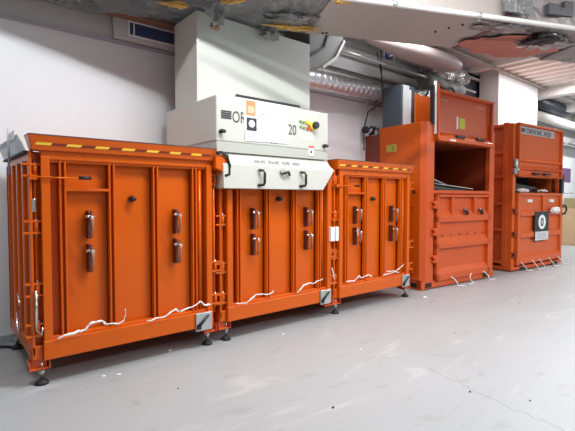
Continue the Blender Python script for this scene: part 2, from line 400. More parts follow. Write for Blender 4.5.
# dark box added in place of the unlit void above the compactor
tag(duct_section('dark', 0, .1, 0, .1, VOIDM, None, 0), None, None); bpy.data.objects.remove(bpy.data.objects['dark'])
b = MB(); b.box(6.5, 9.2, 4.03, 4.22, 2.85, 3.5); o = b.build('dark_void_box', VOIDM, bevel=.05)
tag(o, 'large dark box standing in for the dark void above the open compactor', 'duct')
GP = 'crumpled grey ducts above the compactor'
for i, (x, z, r_, l_) in enumerate(((5.9, 3.02, .11, 'lower crumpled grey flexible duct behind the raised door'), (6.0, 3.24, .12, 'upper crumpled grey flexible duct ending at the dark void box'))):
    pp = [(x+.1*k, 3.86, z+.02*math.sin(k*.7+i)) for k in range(13)]
    tag(MB().tube(pp, [r_+.02*math.sin(k*2.1+i)+(-.05 if k == 12 else 0) for k in range(13)], 14).build('flexible_duct', FOIL if i else DUCTG), l_, 'duct', GP)
# hanging black cable with a blue reel and a black plug
c = thing('hanging_cable', 'thin black cable hanging by the wall left of the compactor with black plug', 'cable', (4.92, 4.02, 0))
MB().tube([(-.03, -.16, 3.30), (-.05, -.17, 3.1), (-.03, -.17, 2.85), (0, -.17, 2.55), (.03, .12, 2.45), (.0, .17, 2.2), (.01, .17, 1.9)], .009, 8).build('cable', BLACK, c)
MB().cyl((.02, .12, 2.20), (.02, .19, 2.20), .05, 16).build('plug', BLACK, c, .006)
MB().tube([(.06, .12, 2.22), (.12, .12, 2.26), (.17, .13, 2.22), (.2, .15, 2.15)], .013, 8).build('hook', BLACK, c)
c = thing('cable_reel', 'small blue and black reel hanging on the cable near the ceiling', 'reel', (4.98, 3.80, 3.21))
b = MB(); b.cyl((0, -.03, 0), (0, .03, 0), .07, 18); b.build('reel', BLUE, c, .008)
MB().tube([(.0, -.04, .05), (.05, -.04, .02), (.03, -.04, -.03), (-.03, -.04, -.05)], .012, 8).build('cable_loop', WHITE, c)
MB().tube([(-.10, 0, -.05), (-.10, 0, .12), (0, 0, .14), (.12, 0, .02), (.12, 0, -.14)], .008, 8).build('bracket', STEEL, c)
tag(MB().tube([(4.93, 4.15, 2.58), (4.93, 4.15, 2.50), (5.12, 4.15, 2.50), (5.12, 4.15, 2.60)], .012, 8).build('pipe_bracket', STEEL), 'small pale U bracket on the wall under the silver spiral duct', 'bracket')

# ------------------------------------------------------------------ cream chute above the press head
ch = thing('collection_chute', 'tall cream sheet metal chute rising from the press head into the duct', 'chute', (1.87, 3.5, 2.06))
MB().box(0, 1.35, 0, .45, 0, .80).build('chute_body', CHUTE, ch, .006)
MB().box(-.006, .014, -.006, .012, 0, .795).build('corner_trim', CREAM, ch)
b = MB(); b.box(.40, 1.20, -.012, 0, .10, .125); b.build('slot', BLACK, ch)
MB().box(.40, 1.20, -.014, 0, .087, .099).build('slot_lip', WHITE, ch)

# ------------------------------------------------------------------ press head
hd = thing('press_head', 'cream baler press head with control panel, above the middle orange chamber', 'press head', (1.84, 3.128, 1.50))
W_ = 1.29
b = MB(); b.box(0, W_, 0, .96, .175, .555); b.build('head_body', CREAM, hd, .012)
MB().box(.004, W_-.004, .004, .95, .09, .176).build('lower_band', CREAMD, hd, .004)
hood = MB().prism([(.04, .095), (-.085, -.02), (-.095, -.215), (.04, -.215)], 0, .012, 1.15)
# right end cut off at a slant
hood.hexa([(1.15, .04, -.215), (1.15, -.095, -.215), (1.151, -.095, -.215), (1.151, .04, -.215),
           (1.15, .04, .095), (1.15, .04-.0, .095), (1.151, .04, .095), (1.151, .04, .095)]) if 0 else None
hood.bm.free(); hood.bm = bmesh.new()
A = [(.012, .04, .095), (.012, -.085, -.02), (.012, -.095, -.215), (.012, .04, -.215)]
B = [(1.265, .04, .095), (1.29, -.085, -.02), (1.13, -.095, -.215), (1.13, .04, -.215)]
va = [hood.bm.verts.new(p) for p in A]; vb = [hood.bm.verts.new(p) for p in B]; vc = hood.bm.verts.new((1.29, .04, -.02))
hood.bm.faces.new(va[::-1]); 
for i, j in ((0, 1), (1, 2), (2, 3)): hood.bm.faces.new((va[i], va[j], vb[j], vb[i]))
hood.bm.faces.new((va[3], va[0], vb[0], vc, vb[3])); hood.bm.faces.new((vb[0], vb[1], vc)); hood.bm.faces.new((vb[1], vb[2], vb[3], vc))
hood.build('front_hood', CREAM, hd, .004)
for x in (.36, .835):
    MB().tube([(x, -.095, -.055), (x+.028, -.128, -.06), (x+.035, -.132, -.08), (x+.035, -.132, -.165), (x+.028, -.128, -.18), (x-.01, -.095, -.185)], .012, 10).build('handle', BLACK, hd)
b = MB(); b.tube([(.60, -.10, -.075), (.63, -.125, -.07), (.67, -.12, -.06), (.70, -.10, -.085)], .012, 8); b.build('latch', BLACK, hd)
MB().cyl((.615, -.095, -.06), (.615, -.118, -.06), .02, 14).build('latch_boss', STEEL, hd)
# row of stamped marks on the hood's slope
b = MB()
random.seed(3)
for k in range(17):
    x = .35+k*.031
    if k in (4, 9, 13): continue
    hgt = .03+.012*random.random()
    for q_ in range(2):
        b.hexa([(x+q_*.012, -.064, .0), (x+q_*.012+.006, -.064, .0), (x+q_*.012+.006, -.055, .0), (x+q_*.012, -.055, .0),
                (x+q_*.012, -.064+.7*hgt, hgt), (x+q_*.012+.006, -.064+.7*hgt, hgt), (x+q_*.012+.006, -.055+.7*hgt, hgt), (x+q_*.012, -.055+.7*hgt, hgt)])
b.build('stamped_marks', STAMP, hd)
# logo and number
b = MB()
for k in range(4): b.box(.045, .145, -.003, 0, .365+k*.018, .378+k*.018)
b.build('logo_bars', INK, hd)
text('logo_text', 'ORWAK', .135, (.152, -.001, .345), FR, INK, hd, sx=.72)
text('logo_number', '20', .135, (.765, -.001, .30), FR, INK, hd, sx=.75)
# control panel
bc = [(.915, .435, GREEN), (.955, .43, GREEN), (.92, .385, GREEN), (.96, .378, GREEN), (1.0, .435, YELLOW), (1.03, .425, YELLOW), (1.01, .375, REDP)]
for x, z, m in bc: MB().cyl((x, 0, z), (x, -.014, z), .013 if m is GREEN else .019, 14).build('button', m, hd)
MB().cyl((1.07, 0, .40), (1.07, -.03, .40), .038, 20).build('rotary_base', YELLOW, hd)
MB().cyl((1.075, -.03, .41), (1.075, -.065, .41), .034, 20).build('rotary_switch', BLACK, hd, .005)
MB().cyl((1.115, -.0, .42), (1.115, -.03, .42), .022, 20).build('key_switch', BLACK, hd, .004)
MB().box(.93, 1.08, -.003, 0, .27, .34).build('control_label', WHITE, hd)
st = MB().box(1.02, 1.09, -.003, .003, .12, .215).build('warning_sticker', WHITE, hd)
MB().box(1.022, 1.088, -.005, -.002, .195, .213).build('red_stripe', REDP, st)
MB().cyl((1.055, -.002, .155), (1.055, -.006, .155), .012, 14).build('black_dot', INK, st)
for x, z in ((.04, .255), (1.225, .225)): MB().tube([(x, 0, z), (x, -.03, z), (x+.025, -.035, z)], [.018, .018, .014], 12).build('plug', BLACK, hd)
for x in (.57, .61): MB().cyl((x, 0, .205), (x, -.006, .205), .006, 8).build('rivet', INK, hd)
b = MB()
for k in range(7): b.cyl((0, .10+k*.12, .53), (-.006, .10+k*.12, .53), .007, 8)
b.each('side_rivets', STEEL, hd)
# the paper notice taped over the logo
pn = thing('paper_notice', 'white paper notice with orange and black squares taped over the logo', 'notice', (2.10, 3.122, 1.70))
b = MB(); b.hexa([(.02, 0, 0), (.50, 0, .01), (.50, .004, .01), (.02, .004, 0), (0, 0, .34), (.49, 0, .34), (.49, .004, .34), (0, .004, .34)]); b.build('sheet', PAPER, pn)
MB().box(.03, .13, -.002, 0, .22, .345).build('orange_square', PAPERO, pn)
MB().box(.045, .115, -.003, -.001, .24, .30).build('pale_print', mat('pale_orange_print', (.9, .45, .28), .6), pn)
MB().box(.035, .14, -.002, 0, .09, .20).build('black_square', INK, pn)
MB().cyl((.0875, -.001, .15), (.0875, -.004, .15), .032, 20).build('white_circle', WHITE, pn)
b = MB()
for k, (x, wd, z) in enumerate(((.16, .08, .24), (.17, .26, .175), (.16, .30, .15), (.17, .05, .12), (.04, .09, .05), (.24, .18, .20), (.05, .07, .035), (.22, .2, .11))): b.box(x, x+wd, -.0015, 0, z, z+.006+(k == 0)*.006)
b.build('print_lines', INKG, pn)

# ------------------------------------------------------------------ the three baling chambers
YF = 3.128
def foot(par, x, y):
    f = MB().cyl((x, y, .03), (x, y, .17), .011, 12).build('foot_stem', CHROME, par)
    MB().cyl((x, y, .075), (x, y, .09), .022, 6).build('nut', STEEL, f)
    MB().tube([(x, y, 0), (x, y, .016), (x, y, .034)], [.042, .039, .018], 20).build('foot_pad', RUBBER, f)
def latch(par, x, z, L_=.17):
    l = MB().tube([(x, -.045, z), (x, -.06, z-.03), (x+.003, -.058, z-L_*.6), (x, -.04, z-L_)], [.008, .012, .010, .008], 8).build('latch', LATCH, par)
    l['label'] = 'dull brownish steel lever latch'
    MB().box(x-.018, x+.018, -.008, .046, z-L_, z-.02).build('latch_plate', ORANGE, l, .004) if 0 else None
    MB().box(x-.010, x+.014, .0, .056, z-L_-.01, z+.01).build('latch_base', PLATE, l, .004)
    b = MB(); b.cyl((x-.03, -.02, z-.03), (x+.032, -.02, z-.03), .009, 8); b.cyl((x, -.02, z-.03), (x, -.07, z-.035), .011, 8); b.each('latch_pin', CHROME, l)
    return l
def hinge(par, x, z, w_=.145, y=.02):
    h = MB().cyl((x, y, z-.045), (x, y, z+.045), .017, 12).build('hinge', ORANGE, par)
    b = MB(); b.box(x-w_*.5, x+w_*.5, y-.018, y+.02, z+.03, z+.044); b.box(x-w_*.5, x+w_*.5, y-.018, y+.02, z-.044, z-.03); b.each('hinge_leaf', ORANGE, h, .003)
    MB().cyl((x, y, z-.06), (x, y, z+.06), .007, 8).build('hinge_pin', STEEL, h)
def chamber(x0, label, lid=True, left=False, mid=False, skip_foot=False):
    t = thing('baler_chamber', label, 'baler chamber', (x0, YF, 0), 0, None)
    W = 1.235; D = .93
    # side, back and top frame
    b = MB(); b.box(-.04, -.02, .06, D, .22, 1.50); b.box(W+.0, W+.02, .06, D, .22, 1.50); b.box(-.05, W+.015, D-.02, D, .22, 1.50)
    b.box(-.055, -.015, .04, D+.01, 1.44, 1.50); b.box(W-.01, W+.035, .04, D+.01, 1.44, 1.50); b.box(-.05, W+.02, D-.03, D+.01, 1.44, 1.50)
    b.box(-.05, W, .05, D, .20, .24)
    b.build('body', ORANGE, t, .004)
    b = MB()
    for k in range(4):
        y = .20+k*.22
        for xs in ((-.062, -.035), (W+.015, W+.03)): b.box(xs[0], xs[1], y, y+.07, .24, 1.45)
    b.each('side_rib', RUST if 0 else ORANGE, t, .008)
    MB().box(-.062, -.035, D-.06, D+.01, .17, 1.46).build('rear_post', ORANGE, t, .006)
    # base frame
    b = MB(); b.box(.0, W-.005, -.03, .05, .165, .29); b.box(-.06, -.0, .0, D, .17, .26); b.box(W-.03, W+.03, .05, D, .17, .26); b.box(-.05, W, D-.06, D, .17, .26)
    b.build('base_frame', ORANGE, t, .006)
    # corner legs with brackets at the bottom
    for x in (-.02, W-.02):
        b = MB(); b.box(x-.045, x+.045, .02, .10, .11, .22); b.box(x-.06, x+.06, .0, .10, .10, .115); b.box(x-.06, x-.052, -.01, .1, .10, .16); b.box(x+.052, x+.06, -.01, .1, .10, .16)
        b.build('leg_bracket', ORANGE2, t, .003)
    # top rail
    MB().box(.005, W-.005, -.012, .05, 1.45, 1.515).build('top_rail', ORANGE, t, .006)
    # door
    d = MB()
    d.box(.005, .056, -.02, .045, .27, 1.47); d.box(W-.055, W-.005, -.02, .045, .27, 1.47)
    d.box(.05, W-.05, .055, .07, .28, 1.46); d.box(.05, W-.05, .0, .046, 1.435, 1.462); d.box(.05, W-.05, .0, .046, .28, .305)
    door = d.build('door', ORANGE, t, .004)
    for rx in (.116, .428, .746, 1.066):
        r_ = MB(); r_.box(rx-.004, rx+.038, .034, .056, .29, 1.455); r_.box(rx-.004, rx+.008, -.004, .056, .29, 1.455); r_.box(rx+.026, rx+.038, -.004, .056, .29, 1.455)
        r_.build('door_rib', ORANGE, door, .003)
    # small verticals right of the last rib
    MB().cyl((W-.10, .02, .31), (W-.10, .02, 1.43), .014, 12).build('bolt_rod', ORANGE, door)
    for lx, z in ((.295, 1.11), (.295, .88), (.93, 1.11), (.93, .88)): latch(door, lx, z)
    kb = MB().tube([(.60, .046, 1.20), (.60, .02, 1.20), (.61, .0, 1.195)], [.024, .022, .012], 14).build('knob', BLACK, door)
    # hinge column and outer corner
    for x in (-.02, W+.04) if not mid else (-.02, W+.03):
        for z in ((1.38, 1.02, .62, .36) if x < 0 else (1.36, .64, .37)): hinge(t, x, z)
    b = MB(); b.box(-.058, -.042, .0, .05, .20, 1.50); b.box(-.055, .02, .05, .062, .22, 1.5); b.cyl((-.02, .035, .30), (-.02, .035, 1.44), .011, 10); b.build('hinge_post', ORANGE, t, .003)
    b = MB(); b.cyl((W+.035, .03, .26), (W+.035, .03, 1.45), .012, 10); b.build('hinge_rod', ORANGE, t)
    if left or not mid:
        b = MB(); b.cyl((-.05, -.035, 1.335), (.26, -.035, 1.335), .006, 8)
        b.box(-.06, -.02, -.04, .04, 1.32, 1.35); b.build('locking_rod', ORANGE, door)
        hb = MB(); hb.box(.15, .425, -.004, .046, 1.25, 1.268); hb.build('cross_bar', ORANGE, door, .003)
        MB().tube([(.225, -.035, 1.338), (.30, -.035, 1.338)], .012, 10).build('rod_grip', BLACK, door)
    if lid:
        # slanting lip with the hazard strip
        b = MB(); b.hexa([(-.045, -.035, 1.505), (W+.01, -.035, 1.505), (W+.01, .06, 1.505), (-.045, .06, 1.505),
                          (-.065, -.062, 1.597), (W+.02, -.062, 1.597), (W+.02, .10, 1.600), (-.065, .10, 1.600)])
        lf = b.build('lid_lip', ORANGE, t, .004)
        MB().box(-.066, W+.021, -.064, .10, 1.597, 1.603).build('lid_edge', mat('dark_edge', (.12, .05, .03), .6), lf)
        b = MB(); n = 14
        for k in range(n):
            xa = -.03+k*(W)/n; xb = xa+W/n
            b.hexa([(xa, -.0465, 1.537), (xb, -.0465, 1.537), (xb, -.043, 1.537), (xa, -.043, 1.537),
                    (xa+.012, -.0505, 1.552), (xb+.012, -.0505, 1.552), (xb+.012, -.047, 1.552), (xa+.012, -.047, 1.552)], mi=k % 2)
        b.build('hazard_strip', [YELLOW, DRED], lf)
        MB().box(-.07, W+.02, .38, D+.02, 1.50, 1.52).build('lid_plate', ORANGE, t)
    # galvanised strap guide on the lower right corner
    g = MB().box(W-.17, W-.025, -.046, -.03, .145, .29).build('strap_guide', STEEL, t, .006)
    b = MB(); b.tube([(W-.15, -.052, .185), (W-.06, -.056, .265)], [.012, .007], 8); b.box(W-.165, W-.125, -.050, -.045, .16, .20); b.build('strap_slot', BLACK, g)
    foot(t, -.005 if not mid else .015, .03)
    if not mid: foot(t, W-.03 if left else W-.01, .03)
    foot(t, -.02, D-.02); foot(t, W-.03, D-.02)
    return t
c1 = chamber(.555, 'orange baling chamber at the left end with hazard striped lip, before the bare wall', left=True)
c2 = chamber(1.925, 'orange baling chamber in the middle, under the cream press head', lid=False, mid=True)
c3 = chamber(3.275, 'orange baling chamber right of the cream press head with hazard striped lip')
# latch hook at the left chamber's right end
b = MB()
b.prism([(0, 0), (.035, .015), (.085, .01), (.115, -.03), (.125, -.09), (.115, -.15), (.08, -.165), (.05, -.12), (.0, -.10)], 1, -.075, .03)
o = b.build('lid_hook', ORANGE, c1, .006); o.location = (W_-.055, 0, 1.545)
b = MB(); b.tube([(W_-.05, -.08, 1.565), (W_-.01, -.082, 1.575), (W_+.045, -.085, 1.548), (W_+.068, -.085, 1.47), (W_+.062, -.085, 1.40), (W_+.02, -.085, 1.385)], .013, 8); b.build('hook_edge', RUBBER, c1)
# white sensor boxes between the middle and right chambers
for x, wd in ((3.125, .055), (3.20, .04)):
    o = MB().box(x, x+wd, YF-.05, YF-.01, .77, .915).build('sensor_box', WHITE, None, .005)
    tag(o, ('wider' if wd > .05 else 'narrower')+' of two white sensor boxes between the middle and right chambers', 'sensor', 'white sensor boxes')
MB().box(.34, .352, .03, .046, .80, .88).build('white_label', WHITE, c3)
# side latch and cable loop on the left chamber
b = MB(); b.box(-.05, -.025, .0, .03, 1.12, 1.20); b.build('side_buckle', CHROME, c1, .004)
b = MB(); b.tube([(-.035, -.01, .62), (-.035, -.01, .36)], .008, 8); b.tube([(-.035, -.01, .36), (-.01, -.02, .34), (.0, -.02, .38)], .008, 8); b.build('side_lever', CHROME, c1)
b = MB(); b.tube([(-.09, .30, .56), (-.095, .23, .50), (-.095, .20, .38), (-.095, .25, .29), (-.095, .33, .33), (-.09, .36, .42)], .006, 6); b.build('wire_loop', CHROME, c1)
# leaning galvanised flap on the left chamber's side
fl = thing('side_flap', None, None); bpy.data.objects.remove(fl)
b = MB()
b.hexa([(-.072, .02, 1.50), (-.066, .02, 1.50), (-.066, .95, 1.50), (-.072, .95, 1.50), (-.115, .02, 1.60), (-.109, .02, 1.60), (-.109, .95, 1.61), (-.115, .95, 1.61)])
b.box(-.118, -.111, .10, .42, 1.58, 1.635)
fl = b.build('side_flap', ZINC, c1); fl['label'] = 'pale galvanised sheet flap leaning outward'
b = MB()
for k in range(6): b.box(-.118, -.108, .42+k*.09, .44+k*.09, 1.575, 1.60)
b.build('flap_slot', YELLOW if 0 else INKG, fl)
MB().box(-.08, -.03, .02, .96, 1.488, 1.502).build('rubber_edge', RUBBER, c1)
MB().cyl((-.128, .27, 1.36), (-.128, .27, 1.66), .007, 8).build('flap_rod', INKG, fl)

# torn white plastic strips stuck in the bottoms of the doors
def strip(pts, label, r=.008, grp='torn white plastic strips along the chamber bottoms'):
    P = []
    for i in range(len(pts)-1):
        a, c = Vector(pts[i]), Vector(pts[i+1])
        for k in range(4): P.append(a.lerp(c, k/4)+Vector((0, random.uniform(-.004, .0), random.uniform(-.005, .005))))
    P.append(Vector(pts[-1]))
    rs = [.62*r*random.uniform(.6, 1.5) for _ in P]
    return tag(MB().tube(P, rs, 6, sq=(.6, 1.2)).build('plastic_strip', WHITE), label, 'plastic strip', grp)
yf = YF-.042
a_ = strip([(.63, yf, .298), (.76, yf, .322), (.80, yf, .318), (.83, yf-.01, .365), (.90, yf-.01, .368), (.93, yf, .335)], 'white plastic strip with a crumpled knot, left end of the left chamber', .010)
strip([(.93, yf, .335), (1.02, yf, .325), (1.055, yf, .34), (1.07, yf, .385), (1.066, yf, .42)], 'white plastic strip curling up at the left chamber, right of the knotted one', .007)
strip([(1.22, yf, .305), (1.36, yf, .315), (1.45, yf, .36), (1.47, yf, .335)], 'white zigzag plastic strip at the middle of the left chamber bottom')
strip([(1.48, yf, .332), (1.62, yf, .36), (1.66, yf, .385), (1.70, yf, .345), (1.75, yf, .345)], 'white plastic strip just above the left chamber galvanised guide')
strip([(2.0, yf, .315), (2.10, yf, .30), (2.20, yf, .36), (2.36, yf, .345), (2.40, yf, .37)], 'white plastic strip at the left of the middle chamber bottom')
strip([(2.68, yf, .315), (2.76, yf, .37), (2.83, yf, .385), (2.90, yf, .375), (3.02, yf, .405)], 'white plastic strip at the right of the middle chamber bottom')
strip([(3.36, yf, .335), (3.48, yf, .325), (3.56, yf, .37), (3.60, yf, .345), (3.72, yf, .37), (3.78, yf, .335)], 'white plastic strip at the left of the right chamber bottom')
strip([(3.98, yf, .335), (4.10, yf, .345), (4.20, yf, .35), (4.33, yf, .40), (4.36, yf, .42)], 'white plastic strip at the right of the right chamber bottom')
strip([(4.02, yf-.01, .37), (4.15, yf-.01, .365), (4.26, yf-.01, .33)], 'short white plastic strip crossing the one at the right chamber corner', .006)
strip([(3.145, yf, .50), (3.155, yf-.01, .44), (3.18, yf, .38)], 'short white plastic tatter between the middle and right chambers', .010)

# ------------------------------------------------------------------ vertical compactor with raised door
vc_ = thing('open_compactor', 'tall orange compactor with door raised, right of the three chambers', 'compactor', (4.956, 3.26, 0), R(-4))
t = vc_
b = MB(); b.box(0, .05, .0, .72, .02, 2.20); b.build('side_panel', ORANGE, t, .006)
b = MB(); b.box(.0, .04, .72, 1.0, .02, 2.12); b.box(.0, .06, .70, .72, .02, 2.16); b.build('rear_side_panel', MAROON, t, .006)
b = MB(); b.box(1.64, 1.70, .0, 1.0, .02, 2.20); b.build('side_panel', ORANGE2, t, .006)
b = MB(); b.box(.05, 1.64, .96, 1.0, .02, 2.12); b.build('back_panel', ORANGE2, t)
MB().box(.05, 1.64, .02, .72, 2.15, 2.19).build('top_plate', RUST, t)
b = MB(); b.prism([(-.01, .0), (.05, -.055), (.215, -.055), (.215, .02), (-.01, .02)], 2, .10, 2.20); b.box(1.57, 1.70, -.05, .02, .10, 2.20)
b.each('front_upright', ORANGE2, t, .006)
b = MB(); b.box(-.02, .10, -.02, 1.0, .12, .16); b.box(-.03, 1.72, -.055, .03, .015, .11); b.box(-.03, .04, -.05, 1., .0, .11); b.box(.04, 1.65, .03, .95, .06, .10); b.build('base_frame', ORANGE2, t, .006)
b = MB(); b.box(-.036, -.028, .02, .16, .03, .09); b.box(.05, .18, -.060, -.054, .03, .09); b.box(1.42, 1.56, -.060, -.054, .03, .09); b.each('fork_pocket', DARK, t)
b = MB()
for z in (1.95, 1.55, 1.1, .65, .22): b.cyl((.012, .12, z), (-.014, .12, z), .022, 12)
b.each('side_boss', ORANGE, t)
MB().cyl((-.001, .10, 1.29), (-.012, .10, 1.29), .022, 14).build('side_hole', DARK, t)
# chamber interior
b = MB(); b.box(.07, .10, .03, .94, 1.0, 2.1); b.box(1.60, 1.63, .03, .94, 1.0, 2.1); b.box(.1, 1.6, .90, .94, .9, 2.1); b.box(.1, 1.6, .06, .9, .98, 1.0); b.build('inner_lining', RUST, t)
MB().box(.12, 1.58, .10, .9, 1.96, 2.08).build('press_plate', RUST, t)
# bar at opening's lower and upper edges
b = MB(); b.box(.215, 1.57, -.05, .04, 1.27, 1.315); b.box(.215, 1.57, -.02, .04, 1.965, 2.0); b.build('opening_sill', ORANGE2, t, .004)
# raised door
dz0, dz1 = 1.96, 2.63
b = MB(); b.box(.215, .25, -.11, -.05, dz0, dz1); b.box(1.515, 1.55, -.11, -.05, dz0, dz1); b.box(.215, 1.55, -.12, -.05, dz1-.04, dz1); b.box(.215, 1.55, -.13, -.05, dz0, dz0+.05)
b.box(.25, 1.515, -.05, -.035, dz0+.03, dz1-.02)
b.prism([(-.13, dz0+.045), (-.05, dz0+.13), (-.05, dz0+.04)], 0, .25, 1.515)
rd = b.build('raised_door', ORANGE2, t, .004)
MB().prism([(1.36, dz0+.05), (1.515, dz0+.05), (1.515, dz1-.04), (1.44, dz1-.04)], 1, -.068, -.064).build('door_gusset', RUST, rd) if 0 else None
for x in (.60, 1.10): MB().prism([(x, dz0+.10), (x+.20, dz0+.10), (x+.22, dz0+.075), (x+.02, dz0+.065)], 1, -.125, -.09).build('hand_slot', BLACK, rd)
y_ = MB().box(.76, .90, -.055, -.049, 2.17, 2.32).build('inspection_label', GREENY, rd)
MB().box(.70, .735, -.055, -.049, 2.16, 2.33).build('white_strip_label', WHITE, rd)
MB().box(.45, .57, -.134, -.128, dz0+.012, dz0+.035).build('edge_label', WHITE, rd)
for x0, n in ((.33, 6), (1.16, 8)):
    b = MB()
    for k in range(n): b.box(x0+k*.028, x0+k*.028+.018, -.053, -.049, 2.50, 2.50+.02+.012*(k % 2))
    b.build('stamped_text', mat('faded_print', (.62, .30, .24), .6), rd)
# guide rail and things on top
b = MB(); b.box(.14, .165, -.08, -.03, 2.17, 2.68); b.build('guide_rail', BLACK, t)
b = MB(); b.box(.185, .20, -.09, -.06, 2.05, 2.58); b.box(.175, .187, -.1, -.06, 2.57, 2.73); b.build('guide_strip', WHITE, t)
b = MB(); b.box(.20, .25, -.10, -.05, 2.62, 2.70); b.build('rail_cap', ORANGE2, t, .005)
b = MB(); b.box(.02, .05, .345, .68, 2.19, 2.76); b.box(.05, .30, .345, .68, 2.19, 2.755)
cab = b.build('motor_cabinet', SLATE, t, .006)
b = MB(); b.box(.05, .17, .335, .345, 2.2, 2.75); b.build('cabinet_front', ZINC, cab)
b = MB(); b.box(.175, .21, .33, .345, 2.19, 2.70); b.build('cabinet_edge', WHITE, cab)
b = MB(); b.box(.16, .72, .22, .24, 2.19, 2.62); b.build('hydraulic_cover', ORANGE, t, .006)
b = MB(); b.cyl((.85, .3, 2.2), (.85, .3, 2.78), .07, 18); b.box(.72, 1.0, .2, .4, 2.70, 2.76); b.build('hydraulic_cylinder', ORANGE2, t, .004)
b = MB(); b.tube([(.65, .3, 2.78), (.75, .3, 2.84), (.9, .28, 2.80), (1.1, .3, 2.86), (1.3, .3, 2.72)], .018, 8); b.tube([(.5, .35, 2.6), (.6, .3, 2.80), (.7, .3, 2.72)], .018, 8); b.build('hydraulic_hose', BLACK, t)
s = MB().box(-.004, .001, .40, .58, 1.85, 1.95).build('side_label', GREENY, t); MB().box(-.006, -.003, .44, .48, 1.87, 1.93).build('label_symbol', GREEN, s)
# maroon hook parts at the rear top corner
b = MB(); b.tube([(.02, .76, 2.10), (.02, .76, 2.20), (.02, .82, 2.23), (.02, .86, 2.17), (.02, .92, 2.14)], .022, 10); b.build('rear_hook', BLACK, t)
# lower door
fy = -.085
b = MB(); b.box(.25, .30, fy, -.03, .10, 1.255); b.box(1.50, 1.56, fy, -.03, .10, 1.255)
for z0, z1 in ((1.225, 1.258), (.885, .965), (.53, .60), (.10, .19)): b.box(.25, 1.56, fy, -.03, z0, z1)
b.box(.28, 1.53, -.035, -.02, .12, 1.24)
ld = b.build('lower_door', ORANGE2, t, .005)
for z0 in (.965, .60, .19):
    MB().prism([(fy+.003, z0-.005), (-.036, z0+.075), (-.036, z0-.005)], 0, .30, 1.50).build('sloped_ledge', ORANGE2, ld)
b = MB()
for x in (.585, 1.13): b.box(x, x+.05, fy+.004, -.03, .965, 1.23)
b.each('cell_divider', ORANGE2, ld, .004)
for x in (.90, 1.28):
    k = MB().tube([(x-.07, fy-.01, 1.045), (x-.02, fy-.015, 1.04), (x+.03, fy-.015, .985)], [.012, .028, .02], 10).build('door_catch', BLACK, ld)
    MB().cyl((x-.06, fy-.02, 1.05), (x-.01, fy-.02, 1.05), .013, 10).build('catch_pin', CHROME, k)
for z in (1.12, .76, .40):
    b = MB(); b.cyl((.215, -.08, z-.05), (.215, -.08, z+.05), .028, 12); b.box(.16, .28, -.095, -.06, z+.02, z+.045); b.box(.16, .28, -.095, -.06, z-.045, z-.02); b.each('door_hinge', ORANGE2, ld, .003)
b = MB()
for k in range(6): b.cyl((.42+k*.2, -.05, .70), (.42+k*.2, -.053, .71), .012, 8)
b.build('ledge_holes', RUST, ld)
# waste inside the opening
GC = 'flattened waste in the open compactor'
MX = vc_.matrix_basis
def sheet(x, y, z, l, wd, th, rz, rx, m, label, name='cardboard_sheet', cat='cardboard', grp=GC, base=MX):
    o = MB().box(-l/2, l/2, -wd/2, wd/2, -th/2, th/2).build(name, m, bevel=.002)
    o.matrix_world = base @ Matrix.Translation((x, y, z)) @ Matrix.Rotation(R(rz), 4, 'Z') @ Matrix.Rotation(R(rx), 4, 'Y')
    return tag(o, label, cat, grp)
GREYC = mat('grey_waste', (.40, .40, .38), .6, 0, .3, 10)
DKW = mat('dark_waste', (.04, .045, .04), .6, 0, .4, 12)
sheet(.66, .24, 1.33, .95, .45, .05, 0, 4, DKW, 'dark flattened sheet lying lowest in the open compactor')
sheet(.74, .16, 1.385, .95, .22, .012, -8, 5, GREYC, 'long pale grey sheet sloping right in the open compactor')
sheet(.50, .16, 1.43, .5, .2, .012, 12, 9, GREYC, 'short pale grey sheet on top at the left of the open compactor')
sheet(.40, .34, 1.45, .3, .25, .05, 30, 5, DKW, 'small dark folded sheet at the left in the open compactor')
# plastic ties hanging at the base
for i, (x, sx, lb) in enumerate(((.62, 1, 'left plastic tie curling onto the floor under the open compactor door'), (1.0, -1, 'middle plastic tie on the floor under the open compactor door'), (1.42, 1, 'right plastic tie on the floor under the open compactor door'))):
    P = [MX @ Vector(p) for p in ((x-.06*sx, fy-.008, .13), (x, fy-.02, .10), (x+.03*sx, fy-.05, .05), (x-.01*sx, fy-.08, .012), (x+.14*sx, fy-.10, .008))]
    tag(MB().tube(P, .006, 6).build('plastic_tie', WHITE), lb, 'plastic tie', 'ties under the open compactor')

# ------------------------------------------------------------------ third baler at the right
tb = thing('vertical_baler', 'orange vertical baler at the far right with grey name plate and black sticker', 'baler', (7.51, 3.17, 0), R(-5))
t = tb
b = MB(); b.box(-.08, -.05, .0, .9, .10, 2.42); b.box(1.50, 1.56, .0, .9, .05, 2.42); b.box(-.06, 1.5, .86, .9, .1, 2.42); b.box(-.06, 1.5, .0, .9, 2.36, 2.40); b.build('body', ORANGE3, t, .005)
b = MB()
for z in (.12, .66, 1.10, 1.55, 1.95, 2.38): b.box(-.16, -.075, .10, .88, z, z+.05)
b.box(-.16, -.075, .02, .10, .08, 2.45); b.box(-.16, -.075, .80, .88, .08, 2.45)
b.build('side_frame', ORANGE3, t, .004)
b = MB(); b.box(-.14, -.05, -.06, .02, .06, 2.43); b.box(1.49, 1.56, -.05, .02, .06, 2.42); b.each('front_post', ORANGE3, t, .005)
b = MB(); b.box(-.18, 1.6, -.08, .9, .02, .075); b.build('base_frame', ORANGE2, t, .005)
b = MB(); b.box(.1, .3, -.085, -.07, .0, .06); b.box(1.2, 1.4, -.085, -.07, .0, .06); b.each('skid_foot', BLACK, t)
b = MB(); b.box(0, 1.45, .50, .84, 1.0, 2.3); b.box(0, 1.45, .02, .8, 1.10, 1.12); b.box(-.05,0,.03,.84,1,2.3); b.box(0,1.45,.1,.5,1.8,2.3); b.build('inner_lining', DARK, t)
